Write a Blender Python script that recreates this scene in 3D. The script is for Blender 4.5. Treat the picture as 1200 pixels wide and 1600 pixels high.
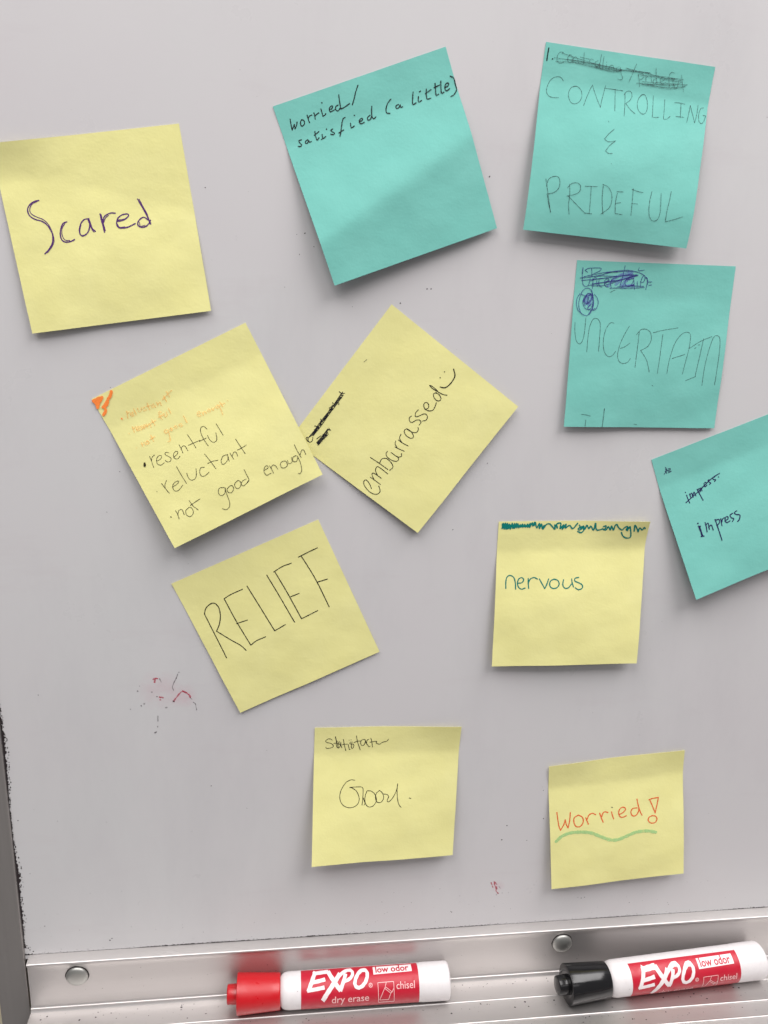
import bpy, bmesh, math, random
import mathutils
from mathutils import Vector, Matrix

# ------------------------------------------------------------------ camera, light, exposure
scene = bpy.context.scene
for o in list(bpy.data.objects):
    bpy.data.objects.remove(o)
C = scene.collection
# board millimetres: x right, y down the board, z into the wall (the viewer is at negative z)
def W(x, y, z=0.0):
    return Vector((x, z, -y)) * 0.001

cam = bpy.data.cameras.new('camera')
cam.sensor_fit = 'AUTO'; cam.sensor_width = 36.0
cam.lens = 29.5095
cam.clip_start = 0.01; cam.clip_end = 60
camo = bpy.data.objects.new('camera', cam); C.objects.link(camo)
camo.matrix_world = Matrix(((0.9929015, 0.0045720, -0.1188519, 0.0000000), (-0.1155716, 0.2732073, -0.9549874, -0.3839895), (0.0281050, 0.9619443, 0.2717963, 0.0000000), (0.0000000, 0.0000000, 0.0000000, 1.0000000)))
scene.camera = camo

world = bpy.data.worlds.new('World'); scene.world = world
world.use_nodes = True
bg = world.node_tree.nodes['Background']
bg.inputs['Color'].default_value = (1.0, 0.975, 0.985, 1)
bg.inputs['Strength'].default_value = 0.19

def ceiling_lamp(x, y, z, sx, sy, power, aim):
    l = bpy.data.lights.new('ceiling_lamp', 'AREA'); l.shape = 'RECTANGLE'
    l.size = sx; l.size_y = sy; l.energy = power; l.color = (1.0, 0.975, 0.965)
    o = bpy.data.objects.new('ceiling_lamp', l); C.objects.link(o)
    o.location = (x, y, z)
    d = Vector(aim) - Vector((x, y, z))
    o.rotation_euler = d.to_track_quat('-Z', 'Y').to_euler()
ceiling_lamp(0.85, -0.66, 1.3, 1.0, 1.6, 42, (0.85, -0.6, -1))
ceiling_lamp(-0.55, -0.66, 1.3, 1.0, 1.6, 30, (-0.55, -0.6, -1))
ceiling_lamp(0.1, -2.4, 1.3, 1.8, 0.6, 6, (0.1, -2.2, -1))

scene.view_settings.view_transform = 'Standard'
scene.view_settings.look = 'None'
scene.view_settings.exposure = 0.19
scene.view_settings.gamma = 1
scene.view_settings.use_curve_mapping = False
scene.render.resolution_x = 768; scene.render.resolution_y = 1024

# ------------------------------------------------------------------ helpers
def lin(*c):
    return tuple((v / 255 / 12.92) if v / 255 <= .04045 else ((v / 255 + .055) / 1.055) ** 2.4 for v in c) + (1,)

def mat(name, color, rough=.6, metallic=0.0, spec=.5):
    m = bpy.data.materials.new(name); m.use_nodes = True
    b = m.node_tree.nodes['Principled BSDF']
    b.inputs['Base Color'].default_value = color if len(color) == 4 else tuple(color) + (1,)
    b.inputs['Roughness'].default_value = rough
    b.inputs['Metallic'].default_value = metallic
    b.inputs['Specular IOR Level'].default_value = spec
    return m, m.node_tree, b

def obj(name, me, m=None, parent=None):
    if isinstance(me, bmesh.types.BMesh):
        d = bpy.data.meshes.new(name); me.to_mesh(d); me.free(); me = d
    if m is not None and not me.materials:
        me.materials.append(m)
    o = bpy.data.objects.new(name, me); C.objects.link(o)
    if parent: o.parent = parent
    return o

def empty(name, label, cat, loc=(0, 0, 0), group=None):
    o = bpy.data.objects.new(name, None); C.objects.link(o)
    o.empty_display_size = .01
    o.location = loc; o['label'] = label; o['category'] = cat
    if group: o['group'] = group
    return o

def smooth(me, angle=None):
    for p in me.polygons: p.use_smooth = True

def noise(nt, scale, detail=3, rough=.5, vec=None, stretch=None, kind='Object'):
    tc = nt.nodes.new('ShaderNodeTexCoord')
    n = nt.nodes.new('ShaderNodeTexNoise')
    n.inputs['Scale'].default_value = scale; n.inputs['Detail'].default_value = detail; n.inputs['Roughness'].default_value = rough
    src = tc.outputs[kind]
    if stretch:
        mp = nt.nodes.new('ShaderNodeMapping'); mp.inputs['Scale'].default_value = stretch
        nt.links.new(src, mp.inputs['Vector']); src = mp.outputs['Vector']
    nt.links.new(src, n.inputs['Vector'])
    return n.outputs['Fac']

def ramp(nt, fac, stops):
    r = nt.nodes.new('ShaderNodeValToRGB'); e = r.color_ramp.elements
    while len(e) < len(stops): e.new(.5)
    for k, (p, c) in zip(e, stops):
        k.position = p; k.color = c if len(c) == 4 else tuple(c) + (1,)
    nt.links.new(fac, r.inputs['Fac'])
    return r.outputs['Color']

def bump(nt, b, fac, strength, dist):
    n = nt.nodes.new('ShaderNodeBump'); n.inputs['Strength'].default_value = strength; n.inputs['Distance'].default_value = dist
    nt.links.new(fac, n.inputs['Height']); nt.links.new(n.outputs['Normal'], b.inputs['Normal'])

# ------------------------------------------------------------------ materials
def paper(name, col, dark, light):
    m, nt, b = mat(name, col, .85, spec=.15)
    nt.links.new(ramp(nt, noise(nt, 45, 4, .6), [(.3, dark), (.55, col), (.75, light)]), b.inputs['Base Color'])
    bump(nt, b, noise(nt, 900, 3), .25, .0002)
    fine = b.inputs['Normal'].links[0].from_node          # soft handling dents under the fibre grain
    d = nt.nodes.new('ShaderNodeBump'); d.inputs['Strength'].default_value = .35; d.inputs['Distance'].default_value = .0016
    nt.links.new(noise(nt, 38, 3, .55), d.inputs['Height']); nt.links.new(d.outputs['Normal'], fine.inputs['Normal'])
    return m
YELLOW = paper('yellow_paper', (.772, .735, .325), (.755, .716, .307), (.788, .752, .342))
TEAL = paper('teal_paper', (.188, .515, .455), (.176, .497, .438), (.20, .53, .47))

SMEAR_PATCHES = [(-61.5, 199.9, 20, 0.50), (-50.2, 203.8, 13, 0.50), (117.8, 327.4, 8, 0.50)]
m, nt, b = mat('whiteboard_enamel', (.555, .535, .533), .32, spec=.35)
base = ramp(nt, noise(nt, 5, 5, .62), [(.3, (.584, .560, .572)), (.5, (.592, .577, .585)), (.7, (.590, .586, .590))])
def wash(prev, fac, lo, hi, col, amount):
    # old ink wiped thin over the enamel
    a = ramp(nt, fac, [(lo, (0, 0, 0)), (hi, (amount,) * 3)])
    x = nt.nodes.new('ShaderNodeMix'); x.data_type = 'RGBA'
    nt.links.new(a, x.inputs['Factor']); nt.links.new(prev, x.inputs['A']); x.inputs['B'].default_value = col + (1,)
    return x.outputs['Result']
base = wash(base, noise(nt, 9, 6, .75, stretch=(1, 1, .35)), .5, .8, (.44, .43, .45), .30)
base = wash(base, noise(nt, 22, 6, .7, stretch=(.5, 1, 2.2)), .56, .8, (.47, .41, .43), .22)
def patch(cx, cy, rad, soft):
    tc = nt.nodes.new('ShaderNodeTexCoord'); d = nt.nodes.new('ShaderNodeVectorMath'); d.operation = 'DISTANCE'
    nt.links.new(tc.outputs['Object'], d.inputs[0]); d.inputs[1].default_value = W(cx, cy, 0) 
    q = nt.nodes.new('ShaderNodeMapRange'); q.interpolation_type = 'SMOOTHSTEP'
    q.inputs['From Min'].default_value = rad * .001; q.inputs['From Max'].default_value = 0; q.inputs['To Min'].default_value = 0; q.inputs['To Max'].default_value = 1
    nt.links.new(d.outputs['Value'], q.inputs['Value'])
    mm = nt.nodes.new('ShaderNodeMath'); mm.operation = 'MULTIPLY'
    nt.links.new(q.outputs['Result'], mm.inputs[0]); nt.links.new(noise(nt, soft, 5, .7), mm.inputs[1])
    return mm.outputs[0]
for cx, cy, rad, amt in SMEAR_PATCHES:
    base = wash(base, patch(cx, cy, rad, 120), .2, .62, (.56, .40, .44), amt)
nt.links.new(base, b.inputs['Base Color'])
nt.links.new(ramp(nt, noise(nt, 14, 6, .7), [(.3, (.24,) * 3), (.7, (.42,) * 3)]), b.inputs['Roughness'])
bump(nt, b, noise(nt, 260, 2), .03, .0003)
ENAMEL = m

def aluminium(name, col, rough, along, aniso=.75):
    m, nt, b = mat(name, col, rough, 1.0)
    b.inputs['Anisotropic'].default_value = aniso; b.inputs['Metallic'].default_value = .86
    t = nt.nodes.new('ShaderNodeCombineXYZ')
    for k, v in zip('XYZ', along): t.inputs[k].default_value = v
    nt.links.new(t.outputs[0], b.inputs['Tangent'])
    st = tuple(3 if a else 900 for a in along)
    g = noise(nt, 1, 4, .6, stretch=st)
    nt.links.new(ramp(nt, g, [(.25, tuple(c * .98 for c in col)), (.75, tuple(min(1, c * 1.015) for c in col))]), b.inputs['Base Color'])
    nt.links.new(ramp(nt, noise(nt, 1, 3, .6, stretch=tuple(s * .5 for s in st)), [(.3, (rough * .93,) * 3), (.7, (rough * 1.07,) * 3)]), b.inputs['Roughness'])
    return m
TRAY = aluminium('brushed_aluminium', (.575, .55, .54), .51, (1, 0, 0), .62)
FRAME = aluminium('darkened_anodised_frame', (.38, .355, .34), .5, (0, 0, 1), .4)  # base colour darkened to stand in for the dark room the metal reflects
SCREW = mat('zinc_screw', (.42, .42, .40), .5, 1.0)[0]
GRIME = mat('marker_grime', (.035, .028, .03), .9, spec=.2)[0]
DUST = mat('eraser_dust', (.045, .035, .04), .95, spec=.1)[0]
m, nt, b = mat('cream_wall_paint', (.62, .56, .40), .8)
nt.links.new(ramp(nt, noise(nt, 60, 4), [(.3, (.60, .54, .38)), (.7, (.64, .58, .42))]), b.inputs['Base Color'])
WALL = m

def ink(name, col, rough=.7, lo=.42, hi=.5, amin=1.0, scale=2600):
    """pen or pencil line; a patchy alpha lets the paper's tooth show through"""
    m, nt, b = mat(name, col, rough, spec=.2)
    if amin < 1:
        r = ramp(nt, noise(nt, scale, 3, .7), [(lo, (amin,) * 3), (hi, (1, 1, 1))])
        nt.links.new(r, b.inputs['Alpha'])
    return m
INK = dict(
    purple_ink=ink('purple_ink', lin(84, 46, 112), amin=.8),
    black_felt=ink('black_felt', lin(30, 32, 36), amin=.6),
    pencil=ink('pencil', lin(52, 66, 68), amin=.32, lo=.4, hi=.62),
    blue_ink=ink('blue_ink', lin(56, 54, 128), amin=.6, lo=.4, hi=.6),
    brown_pen=ink('brown_pen', lin(48, 42, 28), amin=.55),
    black_pen=ink('black_pen', lin(26, 24, 20), amin=.8),
    navy_ink=ink('navy_ink', lin(34, 30, 80), amin=.85),
    black_navy=ink('black_navy', lin(22, 21, 34), amin=.8),
    teal_ink=ink('teal_ink', lin(4, 120, 112), amin=.85),
    red_orange_ink=ink('red_orange_ink', lin(226, 104, 58), amin=.55),
    orange_ink=ink('orange_ink', lin(250, 138, 66), amin=.8))
def stain(name, col, alpha, lo=.35, hi=.65, scale=1500):
    m, nt, b = mat(name, col, .7, spec=.2)
    nt.links.new(ramp(nt, noise(nt, scale, 4, .7), [(lo, (alpha * .25,) * 3), (hi, (alpha,) * 3)]), b.inputs['Alpha'])
    return m
INK['pale_orange'] = stain('pale_orange', lin(250, 188, 108), .5, .3, .6, 900)
INK['lilac_ink'] = stain('lilac_ink', lin(112, 120, 200), .62)
INK['green_highlighter'] = stain('green_highlighter', lin(170, 216, 150), .7, .2, .5, 500)
INK['red_smear'] = stain('red_smear', lin(190, 50, 78), .85)
INK['grey_smear'] = stain('grey_smear', lin(70, 62, 66), .7)

# ------------------------------------------------------------------ the wall and the whiteboard
def box(bm, x0, x1, y0, y1, z0, z1):
    v = [bm.verts.new(W(x, y, z)) for x in (x0, x1) for y in (y0, y1) for z in (z0, z1)]
    for f in ((0, 1, 3, 2), (4, 6, 7, 5), (0, 4, 5, 1), (2, 3, 7, 6), (0, 2, 6, 4), (1, 5, 7, 3)):
        bm.faces.new([v[i] for i in f])
    bmesh.ops.recalc_face_normals(bm, faces=bm.faces)

bm = bmesh.new(); box(bm, -900, 900, -700, 900, 12, 40)
o = obj('wall', bm, WALL); o['kind'] = 'structure'

board = empty('whiteboard', 'white enamel whiteboard with grey metal side frame and aluminium marker tray', 'whiteboard', W(0, 353, 0))
def on_board(name, me, m, parent):
    o = obj(name, me, m, parent)
    if parent is board: o.location = -board.location      # parts are modelled in board coordinates
    return o
bm = bmesh.new(); box(bm, -139, 640, -420, 356, 0, 11)
surface = on_board('writing_surface', bm, ENAMEL, board)

bm = bmesh.new(); box(bm, -152.6, -137.5, -420, 412, -1.6, 11.5)
bmesh.ops.bevel(bm, geom=[e for e in bm.edges], offset=.00045, segments=2, affect='EDGES', profile=.6)
on_board('side_frame', bm, FRAME, board)

# tray: one extruded aluminium profile, points are (distance in front of the board, y)
def arc(cd, cy, r, a0, a1, n=7):
    return [(cd + r * math.cos(math.radians(a0 + (a1 - a0) * i / (n - 1))), cy + r * math.sin(math.radians(a0 + (a1 - a0) * i / (n - 1)))) for i in range(n)]
FLOOR = 384.9
prof = [(-.5, 353.2), (.4, 353.3)]
prof += [(5.4, 354.25)] + arc(5.55, 355.05, .75, -85, 75, 9) + [(5.25, 356.6), (5.0, 357.4), (4.9, 360), (4.9, 370), (4.95, 378), (5.1, 381.6)]
prof += [(5.3, 382.5)] + arc(5.75, 383.5, .55, -100, 30, 9) + [(6.5, 384.3), (7.0, FLOOR)]
for d in (20.6, 34.2, 44.3):
    prof += [(d - 1.3, FLOOR)] + arc(d, FLOOR + .12, .72, -165, -15, 9) + [(d + 1.3, FLOOR)]
prof += [(58, FLOOR)] + arc(60, 382.9, 2, 90, 0, 5) + [(62, 379)] + arc(62.9, 379, .9, 180, 360, 7) + [(63.8, 384)] + arc(60.3, 383.2, 3.5, 0, 90, 5) + [(-.5, 386.7)]
X0, X1 = -135.4, 640
bm = bmesh.new()
xs = [X0 + (X1 - X0) * i / 12 for i in range(13)]
rings = [[bm.verts.new(W(x, y, -d)) for d, y in prof] for x in xs]
n = len(prof)
for a, bb in zip(rings, rings[1:]):
    for i in range(n):
        bm.faces.new((a[i], a[(i + 1) % n], bb[(i + 1) % n], bb[i]))
bm.faces.new(rings[0]); bm.faces.new(list(reversed(rings[-1])))
bmesh.ops.recalc_face_normals(bm, faces=bm.faces)
me = bpy.data.meshes.new('marker_tray'); bm.to_mesh(me); bm.free()
me.materials.append(TRAY)
tray = on_board('marker_tray', me, TRAY, board)
smooth(me)
me.set_sharp_from_angle(angle=math.radians(28))

def lathe(profile, seg=40):
    """profile = (s along +X, radius)"""
    bm = bmesh.new(); rs = []
    for s, r in profile:
        if r < 1e-6: rs.append([bm.verts.new((s * .001, 0, 0))])
        else: rs.append([bm.verts.new((s * .001, r * .001 * math.sin(2 * math.pi * k / seg), r * .001 * math.cos(2 * math.pi * k / seg))) for k in range(seg)])
    for a, c in zip(rs, rs[1:]):
        for k in range(seg):
            q = (k + 1) % seg
            if len(a) == 1 and len(c) > 1: bm.faces.new((a[0], c[q], c[k]))
            elif len(c) == 1 and len(a) > 1: bm.faces.new((a[k], a[q], c[0]))
            else: bm.faces.new((a[k], a[q], c[q], c[k]))
    bmesh.ops.recalc_face_normals(bm, faces=bm.faces)
    me = bpy.data.meshes.new('lathe'); bm.to_mesh(me); bm.free(); smooth(me)
    me.set_sharp_from_angle(angle=math.radians(40))
    return me

dome = [(-.6, 4.6), (.25, 4.6), (.25, 5.7), (.7, 5.75)] + [(.7 + 1.9 * math.sin(math.radians(a)), 5.7 * math.cos(math.radians(a))) for a in (6, 15, 25, 36, 48, 60, 72, 82)] + [(2.6, 0)]
sm = lathe(dome); sm.materials.append(SCREW)
for x in (-110.4, 156.8):
    bm = bmesh.new(); k = 26; rg = random.Random(int(x))
    bm.faces.new([bm.verts.new(W(x + (5.95 + rg.uniform(0, .35)) * math.cos(2 * math.pi * i / k), 364.1 + (5.95 + rg.uniform(0, .35)) * math.sin(2 * math.pi * i / k), -5.0)) for i in range(k)])
    obj('dark_ring', bm, GRIME, tray)  # ragged dark disc that shows round the screw head
    s = obj('screw', sm, None, tray)
    s.rotation_euler = (0, 0, -math.pi / 2)      # the dome faces the viewer
    s.location = W(x, 364.2, -4.9)

# ------------------------------------------------------------------ ink lines
def catmull(pts, closed=False):
    if len(pts) < 3: return pts
    out = []
    for i in range(len(pts) - 1):
        p0 = pts[i - 1] if i else (2 * pts[0][0] - pts[1][0], 2 * pts[0][1] - pts[1][1])
        p1, p2 = pts[i], pts[i + 1]
        p3 = pts[i + 2] if i + 2 < len(pts) else (2 * p2[0] - p1[0], 2 * p2[1] - p1[1])
        L = math.dist(p1, p2); k = max(2, min(8, int(L / .35)))
        for j in range(k):
            t = j / k
            out.append(tuple(.5 * (2 * b + (c - a) * t + (2 * a - 5 * b + 4 * c - d) * t * t + (3 * b - a - 3 * c + d) * t ** 3) for a, b, c, d in zip(p0, p1, p2, p3)))
    out.append(pts[-1])
    return out

def densify(pts, step):
    out = [pts[0]]
    for a, b in zip(pts, pts[1:]):
        k = max(1, math.ceil(math.dist(a, b) / step))
        out += [(a[0] + (b[0] - a[0]) * j / k, a[1] + (b[1] - a[1]) * j / k) for j in range(1, k + 1)]
    return out

def ribbon(bm, pts, w, place, lift, rnd, wobble=.16, caps=True):
    """a pen stroke of width w along pts (2D), laid on the surface place(x, y, lift)"""
    p = [pts[0]]
    for q in pts[1:]:
        if math.dist(q, p[-1]) > .02: p.append(q)
    if len(p) == 1: p.append((p[0][0] + w * .1, p[0][1]))
    L = []; R = []; ph = rnd.uniform(0, 9)
    n = len(p); acc = 0
    for i, q in enumerate(p):
        a = p[max(0, i - 1)]; c = p[min(n - 1, i + 1)]
        tx, ty = c[0] - a[0], c[1] - a[1]; l = math.hypot(tx, ty) or 1; tx /= l; ty /= l
        if i: acc += math.dist(p[i], p[i - 1])
        hw = w * .5 * (1 + wobble * (math.sin(acc * 1.7 + ph) * .6 + math.sin(acc * 4.3 + ph * 2) * .4))
        up = lift + .0006 * i
        if i == 0 and caps:
            for dd, ww in ((.95, .35), (.6, .8)):
                L.append(place(q[0] - tx * hw * dd - ty * hw * ww, q[1] - ty * hw * dd + tx * hw * ww, up)); R.append(place(q[0] - tx * hw * dd + ty * hw * ww, q[1] - ty * hw * dd - tx * hw * ww, up))
        L.append(place(q[0] - ty * hw, q[1] + tx * hw, up)); R.append(place(q[0] + ty * hw, q[1] - tx * hw, up))
        if i == n - 1 and caps:
            for dd, ww in ((.6, .8), (.95, .35)):
                L.append(place(q[0] + tx * hw * dd - ty * hw * ww, q[1] + ty * hw * dd + tx * hw * ww, up)); R.append(place(q[0] + tx * hw * dd + ty * hw * ww, q[1] + ty * hw * dd - tx * hw * ww, up))
    lv = [bm.verts.new(v) for v in L]; rv = [bm.verts.new(v) for v in R]
    for i in range(len(lv) - 1):
        bm.faces.new((lv[i], rv[i], rv[i + 1], lv[i + 1]))

def parse(s):
    out = []
    for st in s.split('/'):
        v = [float(x) / 10 for x in st.split()]
        out.append(list(zip(v[::2], v[1::2])))
    return out

# smears, grime and dust on the board
rnd = random.Random(5)
def flat(x, y, up): return W(x, y, -up)
BOARD_MARKS = [
    ('red_smudge', 'red_smear', 0.72, '-641 1943 -628 1936 -616 1939/-633 1957 -629 1941/-545 2062 -530 2042 -504 2012 -484 2018 -468 2032 -464 2044/-500 2008 -480 2020/-612 2039 -596 2042/-610 2053 -608 2054'),
    ('red_smudge', 'grey_smear', 0.38, '-608 1937 -601 1958/-515 1905 -528 1937 -541 1965 -548 1985 -543 2004/-464 2046 -456 2056/-452 2070 -440 2083 -435 2114/-625 2142 -626 2171/-628 2199 -629 2204/-547 2064 -541 2066'),
    ('red_smudge', 'grey_smear', 0.63, '-529 1938 -528 1939/-511 1906 -510 1907/-706 1975 -705 1976/-717 2002 -716 2002/-648 2010 -648 2010/-626 2034 -623 2035/-703 2082 -702 2084/-688 2072 -687 2072/-584 2097 -579 2096/-642 2234 -636 2230/-546 2063 -545 2065'),
    ('red_streak', 'red_smear', 0.62, '1156 3239 1165 3249 1176 3263/1159 3249 1164 3266 1173 3289 1173 3304 1187 3322/1174 3275 1177 3290/1141 3247 1147 3262 1153 3279'),
    ('red_streak', 'grey_smear', 0.43, '1188 3276 1198 3291/1209 3319 1209 3320/1245 3320 1245 3320/1176 3329 1176 3330/1168 3406 1169 3407'),
]
marks = {}
for part, inkname, w, s in BOARD_MARKS:
    marks.setdefault(part, []).append((inkname, w, s))
for part, items in marks.items():
    bm = bmesh.new(); mats = []; k = 0
    for inkname, w, s in items:
        if inkname not in mats: mats.append(inkname)
        f0 = len(bm.faces)
        for pts in parse(s):
            ribbon(bm, catmull(pts), w, flat, .03 + .004 * k, rnd, .5); k += 1
        bm.faces.ensure_lookup_table()
        for f in bm.faces[f0:]: f.material_index = mats.index(inkname)
    me = bpy.data.meshes.new(part); bm.to_mesh(me); bm.free()
    for i in mats: me.materials.append(INK[i])
    obj('ink_smudge', me, None, surface)

def blob(bm, cx, cy, r, place, up, sq=1.0, ang=0):
    k = rnd.randint(5, 8); c, s = math.cos(ang), math.sin(ang)
    vs = []
    for i in range(k):
        a = 2 * math.pi * i / k; rr = r * rnd.uniform(.6, 1.25)
        px, py = rr * math.cos(a), rr * sq * math.sin(a)
        vs.append(bm.verts.new(place(cx + px * c - py * s, cy + px * s + py * c, up)))
    bm.faces.new(vs)

# black ink rubbed into the corner between board and frame / tray
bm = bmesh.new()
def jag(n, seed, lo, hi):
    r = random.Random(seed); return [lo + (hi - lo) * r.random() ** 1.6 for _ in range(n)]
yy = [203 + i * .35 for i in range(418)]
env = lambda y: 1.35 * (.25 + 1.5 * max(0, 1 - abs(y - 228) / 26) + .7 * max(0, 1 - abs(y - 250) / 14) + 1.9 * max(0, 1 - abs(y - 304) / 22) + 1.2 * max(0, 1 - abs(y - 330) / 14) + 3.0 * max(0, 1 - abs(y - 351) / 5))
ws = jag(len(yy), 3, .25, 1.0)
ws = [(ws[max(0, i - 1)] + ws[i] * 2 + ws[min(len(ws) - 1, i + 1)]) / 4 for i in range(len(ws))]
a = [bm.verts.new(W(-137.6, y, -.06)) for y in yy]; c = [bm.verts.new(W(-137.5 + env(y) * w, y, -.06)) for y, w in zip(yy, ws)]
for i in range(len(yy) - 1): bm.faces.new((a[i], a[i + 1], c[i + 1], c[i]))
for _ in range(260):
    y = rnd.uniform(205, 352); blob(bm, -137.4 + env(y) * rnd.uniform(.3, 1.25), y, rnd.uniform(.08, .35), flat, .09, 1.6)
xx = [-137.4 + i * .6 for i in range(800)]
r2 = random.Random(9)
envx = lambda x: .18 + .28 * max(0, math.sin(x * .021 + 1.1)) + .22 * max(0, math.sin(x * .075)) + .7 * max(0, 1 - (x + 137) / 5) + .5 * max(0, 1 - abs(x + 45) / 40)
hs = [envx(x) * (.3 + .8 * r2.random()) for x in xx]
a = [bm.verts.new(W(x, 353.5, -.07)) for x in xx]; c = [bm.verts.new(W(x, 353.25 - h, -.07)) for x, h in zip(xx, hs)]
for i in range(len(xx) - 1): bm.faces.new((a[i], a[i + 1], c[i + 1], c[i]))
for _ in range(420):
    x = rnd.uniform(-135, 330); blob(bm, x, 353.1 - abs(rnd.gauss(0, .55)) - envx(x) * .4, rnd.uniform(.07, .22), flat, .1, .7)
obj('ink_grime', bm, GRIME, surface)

# loose eraser dust: on the board, the tray's lip and its floor
bm = bmesh.new()
SPECKS = [(9.7, -16.3, 0.39), (6.2, -15.7, 0.24), (7.4, -7.5, 0.32), (13.7, -10.9, 0.24), (64.3, 5.5, 0.39), (66.1, 5.5, 0.32), (89.8, -42.5, 0.39), (52.4, 12.0, 0.39), (96.9, 85.3, 0.32), (81.8, 118.4, 0.39), (-32.1, -33.3, 0.29), (-75.5, 210.0, 0.26), (-118.5, 200.8, 0.32), (-37.6, 255.3, 0.32), (120.6, 288.0, 0.42), (118.3, 296.9, 0.42), (132.5, 298.2, 0.37), (140.9, 284.7, 0.32), (139.4, 266.9, 0.26), (165.5, 338.1, 0.32), (167.5, 338.6, 0.37), (169.4, 338.3, 0.32), (196.6, 343.8, 0.34), (92.7, 342.8, 0.42), (92.0, 342.3, 0.32), (-126.1, 335.6, 0.37), (-93.4, 347.2, 0.42), (-92.3, 346.1, 0.32), (-134.0, 270.5, 0.34), (-114.8, 272.0, 0.29), (-40.0, 39.5, 0.26), (-74.0, 89.6, 0.26), (-80.8, 108.7, 0.24), (-130.8, 302.5, 0.26)]
for x, y, r in SPECKS: blob(bm, x, y, r, flat, .05, rnd.uniform(.5, 1), rnd.uniform(0, 3))
for _ in range(80):
    blob(bm, rnd.uniform(-130, 330), rnd.uniform(-140, 353), rnd.uniform(.08, .2), flat, .05, rnd.uniform(.4, 1), rnd.uniform(0, 3))
for _ in range(90):
    blob(bm, rnd.uniform(-130, 330), 353 - abs(rnd.gauss(0, 14)), rnd.uniform(.08, .24), flat, .05, rnd.uniform(.4, 1), rnd.uniform(0, 3))
def on_lip(x, t, up): return W(x, 353.35 + .95 * t / 5 - up, -t)
def on_floor(x, t, up): return W(x, FLOOR - up, -t)
def on_back(x, y, up): return W(x, y, -4.95 - up)
for _ in range(520):
    t = abs(rnd.gauss(0, 1.6)); blob(bm, rnd.uniform(-134, 330), min(4.7, .5 + t), .12 + .5 * rnd.random() ** 3, on_lip, .06, rnd.uniform(.5, 1))
for d0 in (8.5, 22.3, 35.8):
    for _ in range(170):
        blob(bm, rnd.uniform(-134, 330), d0 + min(10, abs(rnd.gauss(0, 4))), .13 + .5 * rnd.random() ** 3, on_floor, .06, rnd.uniform(.5, 1))
for _ in range(60):
    blob(bm, rnd.uniform(-134, 330), rnd.uniform(361, 379), rnd.uniform(.1, .26), on_back, .12, rnd.uniform(.5, 1))
o = obj('eraser_dust', bm, DUST); o['kind'] = 'stuff'; o['label'] = 'black eraser dust and specks on the whiteboard and its tray'

# ------------------------------------------------------------------ sticky notes
#<NOTEGEO>
S = 76.2
# x, y of the centre, angle (deg), lift of bottom-left and bottom-right corner, belly, lift of top corners, creases (u0, v0, u1, v1, slope)
NOTES = dict(
    scared=(-74.14, -14.32, -8.45, 5.0, 5.5, 0.8, 2.0, 0, [(0, 22, 30, 10, -0.05)]),
    wteal=(45.28, -43.25, -20.17, 11.5, 12.0, 0.3, 0, 0, [(-2, 58, 78, 36, -0.26)]),
    contr=(145.92, -55.49, 4.16, 5.0, 6.7, 2.2, 0, 0.3, [(0, 70, 78, 62, -0.12)]),
    uncer=(170.32, 29.50, 0.35, 2.8, 1.2, 0.9, 0, 0, []),
    resent=(-32.99, 73.24, -26.98, 7.6, 6.0, 0.8, 0, 0, []),
    embar=(56.45, 65.88, -53.53, 3.2, 2.4, 0.4, 0, 0, []),
    impress=(228.24, 104.47, -21.86, 8.8, 6.0, 1.0, 0, 0, []),
    relief=(-2.70, 163.20, -24.28, 1.5, 1.0, 0.3, 0.3, 0, []),
    nerv=(142.66, 152.23, -0.28, 4.3, 5.8, 1.4, 0.2, 3.0, []),
    good=(52.66, 262.45, 1.20, 10.5, 5.4, 0.9, 0.4, 1.8, []),
    worr=(182.07, 286.03, -4.90, 5.2, 6.6, 1.4, 1.2, 0.9, []),
)
def note_height(N, u, v):
    cx, cy, a, l1, l2, belly, tl, tr, creases = N
    t = min(1, max(0, (v - 15) / (S - 15)))
    h = .25 + (l1 + (l2 - l1) * u / S) * (.14 * t + .86 * t ** 1.3 if t > 0 else 0)
    h += belly * math.sin(math.pi * t) * (1 - .25 * math.cos(2 * math.pi * u / S))
    k = max(0, 1 - v / 15)
    e = lambda q: q * q * (3 - 2 * q)
    h += k ** 1.6 * (tl * e(min(1, max(0, 1 - u / S / .55))) + tr * e(min(1, max(0, (u / S - .45) / .55))))
    for (u0, v0, u1, v1, g) in creases:
        L = math.hypot(u1 - u0, v1 - v0)
        d = ((u1 - u0) * (v - v0) - (v1 - v0) * (u - u0)) / L
        h += g * (math.sqrt(d * d + 6) + d) / 2
    h += .16 * t * (math.sin(u * .11 + cx) + math.sin(v * .14 + u * .05 + cy)) + .05 * (math.sin(u * .23 - v * .17 + cy) + math.sin(v * .31 + u * .12 + cx))
    return max(.2, h)
def note_point(N, u, v):
    """board millimetres of the paper's front at (u, v) measured from its top left corner"""
    cx, cy, a = N[0], N[1], math.radians(N[2])
    uu = u - S / 2; vv = v - S / 2
    vv -= .0075 * max(0, v) ** 2 / S * 2 * .5
    return (cx + uu * math.cos(a) - vv * math.sin(a), cy + uu * math.sin(a) + vv * math.cos(a), -note_height(N, u, v))
#</NOTEGEO>

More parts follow.
